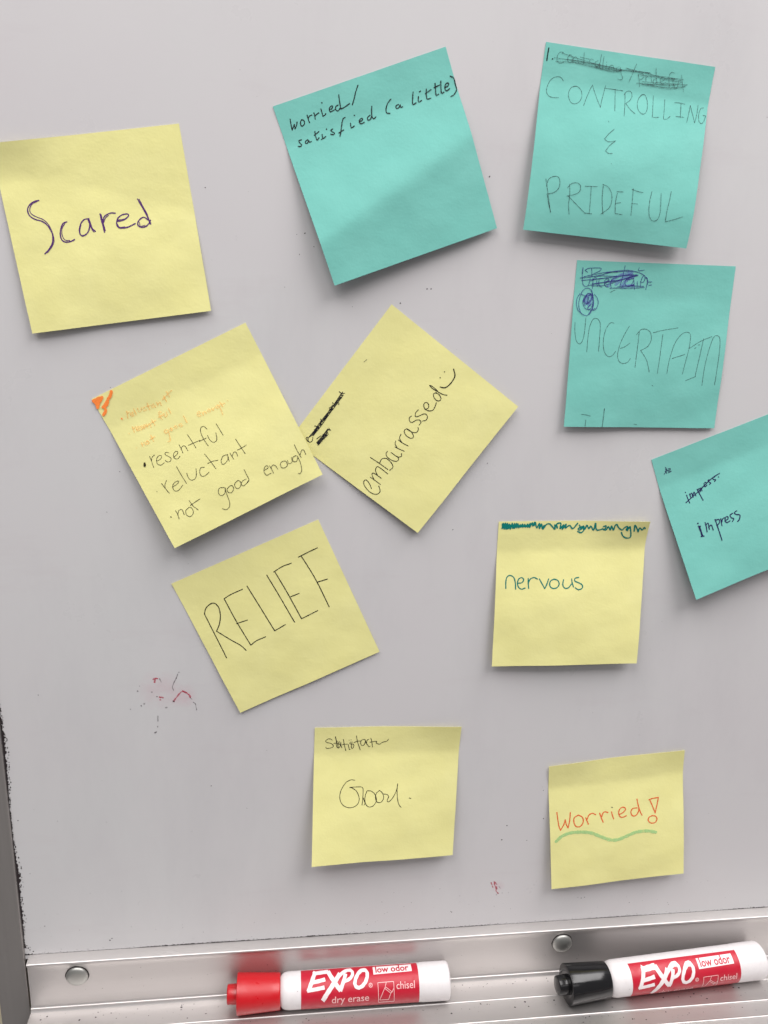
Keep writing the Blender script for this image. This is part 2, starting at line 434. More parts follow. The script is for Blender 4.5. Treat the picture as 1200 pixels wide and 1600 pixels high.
STROKES = [
    ('scared', 'handwriting', 'purple_ink', 0.53, '142 232 120 235 99 249 90 266 94 288 113 304 137 314 155 331 167 358 168 383 159 408 142 428 122 444/236 328 222 331 209 348 201 369 200 391 208 404 224 408 240 406 253 401/327 326 308 327 290 343 280 367 281 386 296 389 313 378 325 354 327 326/327 325 330 347 334 366 343 378/376 312 377 338 379 364 380 386/381 346 391 325 408 316 423 313 438 316/439 349 461 348 482 339 491 329 485 324 466 325 447 335 437 352 437 368 448 377 471 378 491 373 511 366/565 356 552 345 537 349 523 362 522 375 534 384 553 382 568 371 576 360/539 270 550 299 560 326 568 352 573 375'),
    ('scared', 'handwriting', 'purple_ink', 0.33, '135 235 114 243 100 260 101 279 119 294 145 309 162 332 170 365 170 395 156 419 133 440/230 330 212 352 207 378 214 398 233 403/291 346 281 371 285 391 303 388/322 326 330 365 337 380/380 314 382 346 385 381/384 348 395 330 410 321/443 344 474 343/439 360 445 373 468 374/545 271 556 303 567 334 572 364/529 362 531 379 550 377/569 366 576 375/569 373 576 369'),
    ('wteal', 'handwriting', 'black_felt', 0.46, '51 67 48 84 45 108/45 108 56 97 61 91/61 91 58 108/58 108 69 97 75 86/95 84 88 91 86 103 93 107 103 100 104 90 97 83/124 74 123 89 124 104/124 86 132 80 143 79/154 74 153 88 151 98/152 88 162 83 173 80/187 69 186 84 186 98/186 98 195 95 200 92/198 47 199 48/220 82 231 81 237 73 230 71 220 79 221 91 231 90 242 88/260 76 249 79 245 90 253 97 264 90/276 40 272 58 268 82 267 94/267 94 286 91 308 85/364 30 347 51 333 72 318 93/69 156 57 156 58 166 63 174 56 180 47 176/94 164 83 167 80 175 90 175 97 167 97 176 106 175/133 143 130 161 131 177 142 171/126 156 149 148/158 163 157 179 170 175/157 179 149 180/183 148 183 150/208 156 198 159 204 167 210 174 203 178 193 173/272 130 264 131 255 143 240 171 228 192/227 179 250 174/287 157 284 175 298 173/312 133 313 134/326 163 338 162 341 155 333 154 324 162 328 173 344 172/375 153 362 159 361 169 373 168 381 158/394 123 386 144 382 162 386 171 397 167/479 121 461 133 448 151 446 166 458 172/504 150 492 152 491 162 502 162 511 153 509 163 519 164/578 123 569 145 562 168 577 167/594 147 588 167 602 165/605 130 609 129/635 129 628 151 627 167 643 168/626 145 653 137/677 120 672 143 668 164 679 164/668 134 693 131/703 119 696 142 692 164 703 163/712 147 727 145 733 136 723 134 713 144 712 159 721 161 730 157/747 112 759 124 759 147 757 170 741 185 726 188'),
    ('contr', 'handwriting', 'black_felt', 0.55, '15 22 14 45 14 69/37 60 38 60'),
    ('contr', 'crossed_out_words', 'pencil', 0.20, '82 30 66 31 57 45 58 62 69 72 88 67/110 35 102 48 108 63 121 63 125 48 116 35 107 37/128 65 128 44/128 44 137 40 147 48 154 64/171 19 173 39 176 61/157 38 197 41/200 59 200 44/200 44 207 39 217 42/237 42 225 49 228 63 238 65 243 50/243 50 248 65/248 16 247 41 247 69/260 22 260 48 262 71/276 52 277 75/275 42 275 44/292 76 291 56/291 56 302 51 309 59 314 78/333 53 321 61 325 73 336 72 338 56/338 56 346 78 356 94 349 103 335 101/44 55 136 55 237 59 358 65/76 33 168 48 270 58 351 63 473 59/52 68 157 61 252 69 345 66 480 61/138 63 252 72 307 77 348 66/363 55 439 60 473 60 433 63 371 57/224 64 292 67 345 68/103 53 203 55 317 61/232 67 286 74 351 64/408 33 399 65 388 105/422 71 432 96 438 119/423 74 441 68 450 76 441 89 431 89/457 73 463 95/460 81 469 72 479 73/482 72 488 92/497 37 504 67 514 98/508 78 497 82 495 94 505 99 511 89/526 85 542 80 540 69 529 71 526 85 535 95 551 89/583 47 569 46 562 60 565 83 572 103/544 74 577 68/581 72 588 92 602 105 609 89 607 75/616 50 626 81 638 113/478 67 550 67 628 68/435 73 544 71 619 73/467 64 551 72 604 67/446 98 548 91 636 86 646 88 585 104 517 109 476 109 434 105/421 107 502 102 597 96/524 76 621 79/461 104 558 110 625 99 643 90/449 109 529 100 622 86'),
    ('contr', 'handwriting', 'pencil', 0.24, '98 138 85 126 65 126 44 139 31 167 30 191 42 205 62 209 85 207/155 152 136 160 127 182 132 206 147 222 167 220 182 206 187 184 180 164 162 152 145 154/199 225 210 187 220 158 229 138/229 138 245 170 262 202 274 222/274 222 278 191 283 162 287 132/285 144 319 143 367 144/332 142 336 177 340 229/378 150 382 190 384 245/375 157 387 143 404 143 411 159 403 178 386 193/386 193 408 215 432 230/466 145 447 157 438 180 442 207 457 224 474 225 484 208 483 177 472 151 456 147 447 157/507 145 509 180 512 233/512 233 527 234 542 230/561 154 563 192 564 235/564 235 580 233 594 219/608 161 630 160 654 162/637 161 639 188 641 218/620 217 658 216/673 235 677 202 680 165/680 165 696 200 710 232/710 232 715 197 716 159/743 166 730 171 724 196 728 221 740 232 751 221 757 198/757 198 745 197/316 276 317 277'),
    ('contr', 'handwriting', 'pencil', 0.26, '346 304 324 325 306 350/306 350 324 359 356 352/356 352 333 373 316 398/316 398 329 406 348 405/348 447 349 448/69 542 82 585 98 637 110 677/76 571 80 544 98 529 122 528 133 550 129 576 112 593 82 604/85 608 100 652 110 673/177 552 184 597 185 635 194 676/169 568 186 548 210 543 226 554 225 577 205 591 172 602/178 601 215 628 264 664/248 552 301 548/274 551 279 602 283 662/266 663 295 663/327 543 331 596 345 659/324 536 350 545 369 569 375 599 368 630 336 659/395 566 393 604 399 650/392 559 420 557/395 608 417 602/399 650 432 652/464 539 468 596 472 651/459 542 484 547 511 549/467 600 494 600/552 541 548 580 550 618 559 648 577 663 597 655 604 627 600 581 595 542/641 530 639 569 635 612 636 659/636 659 665 650 711 631'),
    ('uncer', 'handwriting', 'pencil', 0.26, '14 275 17 315 26 356 43 372 57 355 63 314 64 254/81 408 81 354 85 296 99 259 120 256 135 279 137 336 137 404/201 273 183 273 164 303 156 352 163 398 183 425 205 422 220 401/276 285 257 321 239 367 231 417 241 447 261 457 283 450 295 433/241 388 263 379 286 362/326 306 325 382 322 473/314 323 334 299 360 297 382 313 388 346 373 376 342 394/342 394 375 439 394 494/395 311 441 299 514 286/443 318 440 395 435 499/482 498 487 437 506 360 533 318 559 305 580 317 580 375 569 443 560 502/501 428 561 408/580 380 635 344 687 322/647 332 638 408 626 513/581 531 629 511/667 554 669 467 680 381 696 326 714 317 729 334 734 406 731 549/104 759 105 728/80 701 102 703 125 709/349 746 363 748/607 379 614 375/624 363 631 361/171 135 191 125/415 557 421 560'),
    ('uncer', 'handwriting', 'pencil', 0.36, '192 673 191 717 190 759'),
    ('uncer', 'scribble', 'lilac_ink', 1.44, '159 106 184 73 217 56 266 45/194 99 220 75 263 51/222 102 242 81 275 60/230 105 276 102/58 190 60 163 75 150/75 196 83 166'),
    ('uncer', 'scribble', 'blue_ink', 0.27, '31 31 30 56 33 85 39 106 50 113 62 109 67 94 69 74/84 121 84 96 82 77/83 83 90 73 101 76 102 93 108 112/127 75 115 79 111 92 117 109 130 113/140 98 157 87 156 76 142 80 138 95 145 109 158 112/173 117 168 94 170 77/169 87 178 74 194 70/228 15 224 49 217 89 212 107/255 71 238 78 236 95 248 106 265 102 274 84/274 69 280 93 285 118/294 83 296 106/311 106 310 82/310 86 317 62 325 57 329 72 323 85 314 86/330 68 340 65 342 91 339 118/296 22 295 35 322 32/42 40 59 33 87 30 115 31 110 43 83 55/54 50 41 42/71 33 77 67/38 70 93 57 145 47 195 43 234 40 276 39/21 77 77 69 136 55 180 42 237 35 269 37/29 87 89 80 155 71 218 61 289 53/60 71 119 64 190 63 253 54 293 56/292 55 247 68 199 83 143 91 95 101 64 109/80 100 133 92 171 85 227 75 265 66/72 87 113 76 169 69/81 110 145 103 206 82 275 57/202 109 258 104 327 103/213 115 260 114 331 108/241 78 276 70/251 106 279 97 273 103/167 117 224 113/346 84 364 82/351 98 364 96/276 39 302 45 329 59 344 78 344 94/87 143 72 123 54 121 38 134 28 164 25 195 34 224 49 239 66 242 83 230 93 206 95 179 87 149/80 126 89 149 94 182 90 209 74 237/28 145 16 165 14 192 23 218 42 234/96 146 112 165 117 188 108 212 94 219/32 148 54 154/64 143 47 164 44 187 54 207 69 215 86 206 91 179 82 150 63 142/56 157 48 177 55 200/61 150 52 177 63 190 77 173/67 158 66 177 62 190 74 186 83 169 85 149/72 160 67 183/51 164 67 143 85 146/78 193 69 213 90 216 104 209/67 207 85 189/58 157 68 153 78 150'),
    ('uncer', 'scribble', 'blue_ink', 0.38, '139 49 166 45 195 43/254 66 275 61 294 55/140 90 160 82/255 105 278 98/85 143 91 163/45 184 48 167/30 36 30 56'),
    ('resent', 'handwriting', 'brown_pen', 0.28, '101 336 98 360 93 390/98 360 108 346 124 341/119 370 139 369 150 359 140 352 124 361 116 380 126 394 146 391/186 361 176 353 167 359 175 372 183 386 173 397 159 393 156 384/195 388 215 383 224 374 215 368 201 376 197 393 208 402 223 396/244 349 244 371 242 389/242 370 255 361 265 366 267 390/299 325 303 359 305 394/279 369 309 370 338 372/389 341 382 324 367 324 357 344 355 376 359 411/333 375 367 375/378 367 378 390 387 406 402 406 411 393 417 373/437 338 439 366 441 398/54 492 54 494/90 470 94 495 100 525/94 495 102 480 116 467/129 505 150 503 164 495 154 490 132 498 125 522 143 531 172 518/187 431 188 476 191 519/214 477 211 499 218 515 237 516 251 500 261 478/299 489 282 484 268 500 268 519 284 524 306 518/327 436 335 477 341 517/319 480 344 481 367 487/419 484 398 481 380 495 377 513 394 513 413 500 417 483/413 496 411 514/431 482 432 502 433 515/434 499 448 487 457 491 456 510/483 438 487 476 491 516/467 485 490 485 514 483/87 607 88 627 84 648/86 630 101 614 115 616 114 643/148 622 129 628 123 648 135 662 155 652 159 631 149 620/164 593 169 625 181 650/159 616 184 612 211 609/334 610 314 604 300 620 304 638 324 636 338 616/337 611 330 647 324 684 313 702 295 707 281 695/361 616 344 623 340 638 353 647 370 636 371 620 361 616/402 610 385 617 380 635 392 644 409 633 411 615 402 610/441 621 422 622 411 632 415 644 434 640 450 631/453 579 452 605 451 630 439 639/533 623 553 621 555 610 541 611 529 628 532 648 554 649/564 615 565 635 564 654/563 630 577 619 588 627 590 646/625 623 613 628 609 646 622 655 638 649 640 630 625 623/648 630 647 646 663 646 670 626/695 627 676 629 670 646 683 652 696 639/697 632 696 663 687 697 672 711 665 706/709 578 708 602 709 630 710 646/712 632 727 617 736 621 735 643'),
    ('resent', 'handwriting', 'brown_pen', 0.60, '66 353 60 361 59 369 66 361 67 354/55 624 55 625'),
    ('resent', 'crossed_out_words', 'pale_orange', 0.56, '108 116 98 143/105 127 117 122/116 136 128 136 129 129 119 130 115 142 127 145/141 119 138 147/157 124 155 139 164 141 174 129/188 133 176 137 177 147 189 147/206 123 202 153/197 134 215 137/230 138 218 142 219 152 232 145 230 154/245 139 243 154/248 147 259 143 257 158/287 128 286 153/275 138 330 120/307 115 308 141/96 187 93 211/97 197 110 192/109 206 123 203 121 196 110 200 108 212 121 212/137 201 129 203 134 212 126 215/138 211 151 211 149 202 140 208 141 218/158 204 156 219/160 212 172 208 170 223/188 197 190 223/178 208 202 207/242 185 236 179 229 192 230 214/221 200 245 199/250 195 248 210 259 209 263 195/279 184 278 209/98 267 96 283/100 275 112 271 111 284/125 271 116 276 120 285 130 280 125 271/152 256 150 284/142 270 165 268/228 264 215 264 215 277 229 275/231 266 226 292 218 314 207 315/246 267 237 272 244 278 252 273 246 267/270 266 261 271 266 279 275 274 270 266/297 269 286 270 288 281 299 277/323 244 323 275/384 264 396 264 394 256 383 261 382 273 394 275/405 265 405 278/408 270 418 266 418 278/438 265 429 270 434 278 443 274 438 265/452 269 453 279 463 271/481 267 471 269 475 280 485 272/487 270 485 298 482 315/496 259 499 282/502 271 514 274/531 269 532 270'),
    ('resent', 'crossed_out_words', 'orange_ink', 0.62, '73 133 73 135'),
    ('resent', 'crossed_out_words', 'pale_orange', 0.46, '69 206 70 208/67 276 68 278'),
    ('resent', 'corner_shading', 'orange_ink', 1.23, '94 8 82 23 63 33 52 47 34 56 28 73 11 84/45 13 31 23 16 32 4 45/10 14 23 12 37 12/3 10 16 10 32 10/16 22 38 17/26 53 47 44 69 29/4 14 12 13/94 10 76 26/6 12 7 24 7 37'),
    ('embar', 'handwriting', 'black_pen', 0.37, '39 447 52 424 57 401 45 397 31 410 22 442 24 470 35 486 53 488 70 467/79 409 80 440 80 469/82 428 91 410 100 405 105 415 106 453/106 431 118 410 134 403 142 413 141 466/154 351 157 401 158 453/160 402 181 399 195 415 193 445 181 465 160 462/225 397 212 399 203 415 204 441 213 461 228 463 234 450/231 415 233 451 246 465 256 457/263 413 267 435 273 460/267 421 274 405 287 398/298 405 299 432 304 460/300 423 308 405 327 398/358 401 348 401 338 417 337 440 345 453 357 449 365 428 364 405/362 403 366 433 377 451 393 450 400 442/423 385 411 382 400 392 401 405 422 415 431 427 427 439 412 440/465 392 446 391 433 401 441 411 462 422 471 434 465 447 449 451 436 440/486 416 500 424 513 416 516 403 508 396 496 400 488 414 491 434 505 447 524 445 543 438/579 409 566 403 554 415 551 434 560 446 572 442 579 423 575 407/584 364 582 385 586 415 590 438 599 457/584 364 588 370 589 395 585 418'),
    ('embar', 'smiley', 'black_pen', 0.53, '609 407 619 426 641 435 672 435 693 428 710 406/642 380 642 381/676 380 675 380'),
    ('embar', 'pencil_tick', 'pencil', 0.30, '485 57 500 61'),
    ('embar', 'scribble', 'black_navy', 0.33, '40 76 42 62 51 56 53 62 42 73 42 83 53 87 68 80/54 64 96 66 156 64 229 66 312 62/75 76 131 78 198 75 251 75 308 73/58 65 83 73 64 66 88 76 85 65 95 76 93 66 106 75 99 64 122 76 121 66 136 75 134 62 142 75 141 64 153 73 153 66 171 76 164 64 185 75 176 64 190 71 195 65 204 72 195 66 205 72 211 64 225 75 217 62 224 72 236 61 245 73 251 63 253 73 256 65 263 73 262 64 277 71 281 62 289 72 293 63 293 74 294 62 306 71/81 69 106 76 87 69 120 74 109 66 130 71 122 69 142 74 143 64 162 72 164 67 176 75 168 68 193 75 184 64 193 73 196 66 212 75 213 66 225 74 237 65 244 74 240 62 258 73 269 66 266 75 271 66 283 73 285 64 294 75/309 49 311 65 319 74/318 63 304 65/251 55 250 60/267 79 261 84/222 57 232 62/221 62 221 72/116 54 121 65/158 57 154 65/147 113 141 123/140 114 145 125/73 98 97 105/60 108 56 122 66 108 61 124 72 108 65 123 79 110 69 125 84 109 78 126 91 111 85 124 102 109 92 127 107 109 96 127 110 111 105 128 117 110 106 127 127 111 113 126 131 111 122 129/52 121 87 123 117 128/62 109 96 111 140 111/132 114 142 117'),
    ('impress', 'scribble', 'navy_ink', 0.34, '42 95 59 81 57 63/55 73 69 92/55 96 53 79/67 77 79 79 72 93 82 94 62 96/49 84 75 84'),
    ('impress', 'crossed_out_words', 'navy_ink', 0.50, '119 238 119 258 121 280/117 222 118 224/135 238 135 259/134 244 146 237 146 249 147 259/148 250 159 237 161 251 162 258/178 229 182 256 189 292/178 235 191 230 192 244 181 249/198 230 199 246/199 237 208 228/219 225 231 219 227 211 218 218 220 232 231 228/254 208 243 207 247 219 253 225 244 229/278 204 267 203 272 215 280 218 272 225/297 210 298 211/104 272 142 257 188 239 235 217 272 202 308 195'),
    ('impress', 'handwriting', 'navy_ink', 0.54, '165 403 163 430 160 452/164 416 178 411 176 431 175 444/179 429 191 427 192 454/217 407 218 457 218 520/219 411 235 414 233 430 216 440/245 414 240 449/245 431 254 418 264 416/263 431 280 428 281 416 271 416 263 431 269 444 286 441/310 410 295 414 297 428 307 439 297 448/334 406 319 410 325 422 342 432 333 452 321 458/127 408 137 412/124 463 140 467'),
    ('impress', 'handwriting', 'navy_ink', 0.91, '130 414 131 437 131 462/129 393 129 394'),
    ('relief', 'handwriting', 'black_pen', 0.47, '71 206 70 328 68 459/85 311 127 382 158 429 171 464/190 175 193 313 203 448/190 175 228 169 290 168/189 317 244 322/203 448 241 439 286 439/316 163 328 293 340 429/340 429 401 421/425 151 436 287 446 429/467 151 477 281 484 428/462 151 511 143 557 146/483 301 527 302/484 428 523 426 573 423/614 130 629 275 631 429/600 132 651 129 701 127/633 287 682 293/71 206 91 182 122 171 141 180 147 208 135 249 112 285 85 311'),
    ('nerv', 'handwriting', 'teal_ink', 0.60, '52 343 51 306 57 284 72 277 90 288 99 314 102 348/110 318 132 315 141 300 131 289 116 296 110 318 118 340 133 348 150 343/164 293 165 318 168 344/166 315 175 296 193 289 211 297/221 297 234 319 250 346/250 346 260 323 268 297/296 298 278 308 275 330 290 345 312 342 323 324 315 305 296 298/345 302 342 328 353 345 372 343 386 325/387 299 390 318 398 340/422 292 404 296 404 310 423 318 442 330 443 347 425 354 406 344'),
    ('nerv', 'scribble', 'teal_ink', 0.72, '18 36 23 8 29 39 33 8 39 39 43 9 49 36 54 12 59 39 67 9 72 36 80 9 82 33 90 9 92 33 97 13 102 33 108 16 112 30 119 13 122 30 131 15 136 30 145 13 147 30 158 10 156 31 168 7 172 24 181 3 179 21/17 18 71 26 139 27/18 12 51 19 91 21/22 32 31 15 45 37 64 17 79 35/184 7 193 34 205 11 207 38 215 14 221 38 229 21 224 42 239 18 256 14 271 28 285 42 283 18 298 36 293 15 313 12 312 39 328 19 323 43 341 16 339 36 359 23 377 40 399 13/410 23 418 41 430 27 439 44 447 23 459 41 467 27 483 48 489 12 496 44 513 47 529 40/421 30 405 41 412 48 428 37/430 27 433 51 420 62 403 55/531 29 543 25 539 43 529 44 546 47 554 29 567 47 570 25 583 47 587 25 595 17 608 35 627 46 638 32 651 28 651 46 665 31/665 31 674 61 676 87 655 91 636 79 626 61/664 28 647 43 655 50/690 54 687 20 706 47 711 58 714 35 730 47 737 32 743 39'),
    ('good', 'handwriting', 'black_pen', 0.35, '215 300 193 298 167 314 145 352 139 392 151 427 178 446 208 447 234 430 241 399 228 363 205 343 190 338/190 338 220 337 250 338 260 349 260 396 257 436/261 396 272 427 268 437/281 361 271 396 276 431 295 448 318 441 332 413 324 382 304 362 281 360/346 359 329 378 328 409 340 425 359 422 370 398 361 371 346 359/369 379 388 383 396 395 389 415 397 423 419 400 437 361 442 326/442 326 440 361 444 409 453 441 465 457/506 407 516 410'),
    ('good', 'crossed_out_words', 'black_pen', 0.34, '91 74 83 67 70 67 58 78 65 87 85 93 97 103 96 114 79 121 63 121 60 115/107 54 113 77 120 99 126 120/100 93 128 90/118 80 113 95 119 118 129 118 135 103 136 86/136 86 138 107 144 120/128 81 125 99 135 96/149 70 155 104 164 136/143 101 171 98/175 100 182 129 187 129/178 75 179 76/188 74 189 74/187 85 183 96 198 99 205 104 199 123 192 119 194 85/216 51 224 90 239 134/204 91 220 82 240 81/257 72 243 77 239 92 243 105 253 108 261 97 263 76/260 72 267 91 276 107/280 73 272 78 271 95 282 114 289 115/291 66 298 92 302 119/287 90 304 87 322 85/322 85 321 97 328 99/328 99 338 103 354 92 374 86 384 75/108 55 110 69 114 84'),
    ('worr', 'handwriting', 'red_orange_ink', 0.66, '42 291 46 335 51 375 59 399/59 399 77 370 87 340/87 340 92 368 101 389/101 389 111 350 117 299/161 320 138 333 135 361 147 386 170 387 187 362 182 334 161 320/202 340 209 361 215 379/206 356 220 327 239 319 258 328/281 323 289 351 299 378/291 347 299 325 311 318 327 324/348 323 353 347 359 366/390 344 413 335 428 317 417 304 398 309 388 332 395 357 412 363 431 356/494 319 470 319 458 337 466 361 485 363 501 343 505 320/495 268 502 308 512 345 522 366/564 281 583 276 618 274/618 274 610 315 598 363/598 363 583 320 568 280/580 377 562 384 557 403 572 419 595 420 607 402 600 383 580 377'),
    ('worr', 'handwriting', 'pencil', 0.55, '350 296 353 297'),
    ('worr', 'underline', 'green_highlighter', 1.91, '33 463 64 437 109 422 169 422 229 434 281 462 333 488 379 494 433 478 486 462 548 463 598 478'),
]

LABELS = {'scared': ('large yellow sticky note reading Scared in purple pen, cut by the left picture edge', 'y'),
 'wteal': ('teal sticky note with two lines reading worried and satisfied (a little), tilted left', 't'),
 'contr': ('teal sticky note with CONTROLLING & PRIDEFUL in pencil below a crossed-out first line', 't'),
 'uncer': ('teal sticky note reading UNCERTAIN in faint pencil under a blue ink scribble', 't'),
 'resent': ('yellow sticky note listing resentful, reluctant, not good enough with an orange inked corner', 'y'),
 'embar': ('yellow sticky note turned on its corner reading embarrassed with a smile', 'y'),
 'impress': ('teal sticky note at the right picture edge with impress written twice in navy', 't'),
 'relief': ('tilted yellow sticky note reading RELIEF in thin black capitals', 'y'),
 'nerv': ('yellow sticky note reading nervous in teal ink under a teal scribbled line', 'y'),
 'good': ('yellow sticky note reading Good in black under a small crossed-out word', 'y'),
 'worr': ('small yellow sticky note reading Worried! in orange with a green wavy underline', 'y')}
for key, N in NOTES.items():
    label, col = LABELS[key]
    base = W(N[0], N[1], 0)
    root = empty('sticky_note', label, 'sticky note', base, 'sticky notes stuck to the whiteboard')
    G = 48
    bm = bmesh.new()
    P = [[Vector(note_point(N, S * i / G, S * j / G)) for i in range(G + 1)] for j in range(G + 1)]
    fr = [[bm.verts.new(W(*p) - base) for p in row] for row in P]
    bk = [[bm.verts.new(W(p[0], p[1], p[2] + .1) - base) for p in row] for row in P]
    for j in range(G):
        for i in range(G):
            bm.faces.new((fr[j][i], fr[j + 1][i], fr[j + 1][i + 1], fr[j][i + 1]))
            bm.faces.new((bk[j][i], bk[j][i + 1], bk[j + 1][i + 1], bk[j + 1][i]))
    rim = [(0, i) for i in range(G)] + [(j, G) for j in range(G)] + [(G, i) for i in range(G, 0, -1)] + [(j, 0) for j in range(G, 0, -1)]
    for (j, i), (q, p) in zip(rim, rim[1:] + rim[:1]):
        bm.faces.new((fr[j][i], fr[q][p], bk[q][p], bk[j][i]))
    bmesh.ops.recalc_face_normals(bm, faces=bm.faces)
    me = bpy.data.meshes.new('paper'); bm.to_mesh(me); bm.free(); smooth(me)
    me.set_sharp_from_angle(angle=math.radians(50))
    obj('paper', me, YELLOW if col == 'y' else TEAL, root)
    def place(u, v, up):
        x, y, z = note_point(N, u, v)
        return W(x, y, z - up) - base
    parts = {}
    for note, part, inkname, w, s in STROKES:
        if note == key: parts.setdefault(part, []).append((inkname, w, s))
    k = 0; rs = random.Random(key)
    for part, items in parts.items():
        bm = bmesh.new(); mats = []
        for inkname, w, s in items:
            if inkname not in mats: mats.append(inkname)
            f0 = len(bm.faces)
            for pts in parse(s):
                ribbon(bm, densify(catmull(pts), 1.2), w, place, .05 + .0025 * k, rs); k += 1
            bm.faces.ensure_lookup_table()
            for f in bm.faces[f0:]: f.material_index = mats.index(inkname)
        me = bpy.data.meshes.new(part); bm.to_mesh(me); bm.free()
        for i in mats: me.materials.append(INK[i])
        obj(part, me, None, root)

# ------------------------------------------------------------------ dry-erase markers
def plastic(name, col, rough, spec=.5, bmp=.03):
    m, nt, b = mat(name, col, rough, spec=spec)
    nt.links.new(ramp(nt, noise(nt, 300, 4, .6), [(.3, (rough * .75,) * 3), (.7, (min(1, rough * 1.35),) * 3)]), b.inputs['Roughness'])
    bump(nt, b, noise(nt, 400, 2), bmp, .0002)
    return m
WHITE = plastic('white_barrel_plastic', (.62, .59, .597), .38)
nt = WHITE.node_tree
nt.links.new(ramp(nt, noise(nt, 420, 2, .5), [(.215, (.12, .10, .11)), (.24, (.60, .57, .577)), (.6, (.625, .597, .603))]), nt.nodes['Principled BSDF'].inputs['Base Color'])
REDCAP = plastic('red_cap_plastic', (.43, .005, .010), .34)
BLACKCAP = plastic('black_cap_plastic', (.008, .008, .009), .15, .4, .008)
LABELRED = plastic('red_label_print', (.41, .005, .022), .4)
PRINT = plastic('white_label_print', (.70, .63, .635), .4)
PINKPRINT = plastic('fine_label_print', (.72, .42, .42), .4)

CAP0, BAR0, LEN = 5.3, 28.2, 119.6
def barrel_r(s):
    t = (s - BAR0) / (LEN - BAR0)
    return 9.15 + .45 * t
# label artwork: units of the drawing -> (mm along the marker, angle round it; negative is up)
def art(cx, cy):
    s = BAR0 + 10.9 + (cx - 50) / 17.25
    mid = 282 - (cx - 50) * .0655; half = 160
    q = max(-.985, min(.985, (cy - mid) / half))
    return s, math.asin(q)
def ring(s, th, up=0.0):
    r = (barrel_r(s) + up) * .001
    return Vector((s * .001, -r * math.sin(th), r * math.cos(th)))
def print_at(cx, cy, up):
    s, th = art(cx, cy); return ring(s, th, up)
def text_mesh(txt, size, bold):
    c = bpy.data.curves.new('lettering', 'FONT'); c.body = txt; c.size = size; c.offset = bold; c.resolution_u = 3
    o = bpy.data.objects.new('lettering', c); C.objects.link(o)
    me = bpy.data.meshes.new_from_object(o.evaluated_get(bpy.context.evaluated_depsgraph_get()))
    bpy.data.objects.remove(o); bpy.data.curves.remove(c)
    return me
def lettering(bm, txt, x0, x1, yb0, yb1, xh, bold, up, sx=None):
    """text between drawing x0..x1 with its baseline from yb0 to yb1; xh = height of a capital"""
    me = text_mesh(txt, 1.0, bold)
    X = [v.co.x for v in me.vertices]; mn, mx = min(X), max(X)
    t = bmesh.new(); t.from_mesh(me); bpy.data.meshes.remove(me)
    bmesh.ops.triangulate(t, faces=t.faces)
    bmesh.ops.subdivide_edges(t, edges=[e for e in t.edges if e.calc_length() > .25], cuts=2)
    bmesh.ops.triangulate(t, faces=t.faces)
    mp = {}
    for v in t.verts:
        f = (v.co.x - mn) / (mx - mn)
        mp[v] = bm.verts.new(print_at(x0 + (x1 - x0) * f, yb0 + (yb1 - yb0) * f - v.co.y / .73 * xh, up))
    for f in t.faces:
        try: bm.faces.new([mp[v] for v in f.verts])
        except ValueError: pass
    t.free()
def strokes(bm, s, w, up, caps=False):
    rr = random.Random(2)
    for k, st in enumerate(s.split('/')):
        v = [float(x) for x in st.split()]
        pts = densify(list(zip(v[::2], v[1::2])), 12)
        n = len(pts); rows = []
        across = max(1, round(w / 5))            # enough steps across a broad stroke to follow the barrel
        for i, q in enumerate(pts):
            a, c = pts[max(0, i - 1)], pts[min(n - 1, i + 1)]
            tx, ty = c[0] - a[0], c[1] - a[1]; l = math.hypot(tx, ty) or 1; tx /= l; ty /= l
            hw = w * .5 * (1 + (.05 * math.sin(i * 1.3 + k) if w > 20 else 0))
            rows.append([bm.verts.new(print_at(q[0] - ty * hw * (1 - 2 * j / across), q[1] + tx * hw * (1 - 2 * j / across), up + .003 * k)) for j in range(across + 1)])
        for a, c in zip(rows, rows[1:]):
            for j in range(across): bm.faces.new((a[j], a[j + 1], c[j + 1], c[j]))

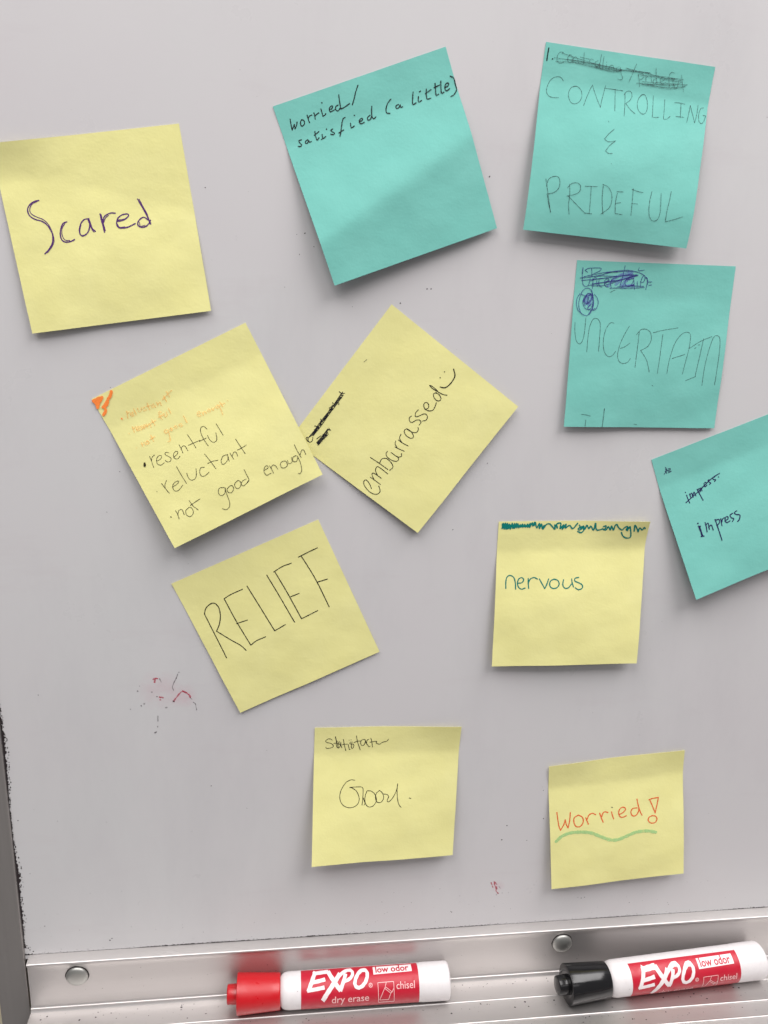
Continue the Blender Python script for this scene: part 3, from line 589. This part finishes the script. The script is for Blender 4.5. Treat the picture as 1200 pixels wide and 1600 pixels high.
def make_marker(label, capmat, knob, axis_to, roll, scale=1.0):
    root = empty('dry_erase_marker', label, 'marker', (0, 0, 0), 'dry-erase markers in the tray')
    a = (Vector(axis_to) - Vector(knob)).normalized()
    mid = (Vector(knob) + Vector(axis_to)) / 2
    N = camo.matrix_world.translation - mid
    N = (N - a * N.dot(a)).normalized()          # the label is turned to where the photographer stood ...
    up = N.cross(a)
    N2 = (N * math.cos(roll) - up * math.sin(roll)).normalized()   # ... and rolled by this much
    Y = N2.cross(a)
    M = Matrix((a, Y, N2)).transposed().to_4x4() * scale
    M.translation = Vector(knob); M[3][3] = 1
    root.matrix_world = M
    e = .35
    barrel = lathe([(BAR0 - 3, 6.9), (BAR0 - .2, 7.1), (BAR0 + .25, 7.35), (BAR0 + .9, 8.05), (BAR0 + 1.9, 8.65), (BAR0 + 3.2, 9.0), (BAR0 + 4.6, barrel_r(BAR0 + 4.6))]
                   + [(s, barrel_r(s)) for s in (45, 60, 75, 90, 104)] + [(104.4, barrel_r(104) + .12), (112, barrel_r(112) + .15), (LEN - 1.6, 9.72), (LEN - .7, 9.5), (LEN - .15, 8.9), (LEN, 8.2), (LEN, 0)], 72)
    obj('barrel', barrel, WHITE, root)
    cap = lathe([(CAP0 + .3, 0), (CAP0 + .3, 5.0), (CAP0, 6.0), (CAP0, 9.75), (CAP0 + .12, 10.02), (CAP0 + .5, 10.15), (CAP0 + 8, 9.75), (CAP0 + 16, 9.3), (BAR0 - .6, 8.95), (BAR0 - .2, 8.8), (BAR0, 8.5), (BAR0, 7.0)], 72)
    co = obj('cap', cap, capmat, root)
    kn = lathe([(0, 0), (0, 4.2), (.15, 4.6), (.55, 4.85), (CAP0 + .4, 5.0)], 48)
    obj('cap_knob', kn, capmat, co)
    # printed red label
    bm = bmesh.new(); s0, s1 = BAR0 + 10.9, BAR0 + 10.9 + 63.2
    nt_, ns = 40, 24
    g = [[bm.verts.new(ring(s0 + (s1 - s0) * i / ns, math.radians(-76 + 158 * j / nt_), .06)) for i in range(ns + 1)] for j in range(nt_ + 1)]
    for j in range(nt_):
        for i in range(ns): bm.faces.new((g[j][i], g[j + 1][i], g[j + 1][i + 1], g[j][i + 1]))
    me = bpy.data.meshes.new('label_print'); bm.to_mesh(me); bm.free(); smooth(me)
    lab = obj('label_print', me, LABELRED, root)
    # big brush lettering
    bm = bmesh.new()
    strokes(bm, "184 134 150 215 116 298", 34, .12)
    strokes(bm, "160 154 230 144 304 134/146 226 215 212 272 198/106 290 190 277 264 262", 31, .13)
    strokes(bm, "300 132 322 170 350 210 380 250 412 286", 38, .15)
    strokes(bm, "412 150 372 200 330 256 286 312 246 368", 38, .17)
    strokes(bm, "462 150 446 200 428 240 408 290", 32, .19)
    strokes(bm, "404 168 440 140 478 124 510 122 528 136 526 160 508 184 480 202 440 214", 27, .20)
    strokes(bm, "646 120 610 124 578 150 552 190 542 228 552 254 580 262 612 248 642 216 660 176 664 142 650 122 634 120", 30, .23)
    obj('lettering', bm, PRINT, lab)
    # white box and its red words
    bm = bmesh.new()
    g = [[bm.verts.new(print_at(720 + (1082 - 720) * i / 8, (95 - 26 * i / 8) + (61 - 6 * i / 8) * j / 8, .12)) for i in range(9)] for j in range(9)]
    for j in range(8):
        for i in range(8): bm.faces.new((g[j][i], g[j + 1][i], g[j + 1][i + 1], g[j][i + 1]))
    bx = obj('label_panel', bm, PRINT, lab)
    bm = bmesh.new(); lettering(bm, 'low odor', 742, 1054, 141, 118, 50, .022, .18)
    obj('lettering', bm, LABELRED, lab)
    bm = bmesh.new()
    lettering(bm, 'dry erase', 330, 672, 386, 360, 54, .004, .14)
    lettering(bm, 'chisel', 926, 1098, 268, 256, 62, .004, .14)
    strokes(bm, "672 240 676 228 688 223 700 228 704 240 700 252 688 257 676 252 672 240", 5, .14)
    strokes(bm, "682 250 682 231 692 231 694 239 684 242 694 250", 4, .14)
    obj('lettering', bm, PINKPRINT, lab)
    bm = bmesh.new()
    strokes(bm, "755 220 902 208/902 208 905 362/905 362 760 372/760 372 755 220", 5, .14)
    strokes(bm, "770 354 816 262/816 262 872 300/872 300 852 350/852 350 770 354/826 252 884 290/816 262 826 252/872 300 884 290/822 250 834 214/884 290 902 262", 5, .15)
    obj('chisel_tip_symbol', bm, PINKPRINT, lab)
    return root
make_marker('red-capped dry erase marker lying flat along the aluminium tray', REDCAP, (-0.03132, -0.01336, -0.37540), (0.08946, -0.01416, -0.37560), math.radians(0), 1.0099)
make_marker('black-capped dry erase marker lying at a slant on the right of the tray', BLACKCAP, (0.14849, -0.02418, -0.37450), (0.27187, -0.01620, -0.37490), math.radians(36), 1.0338)
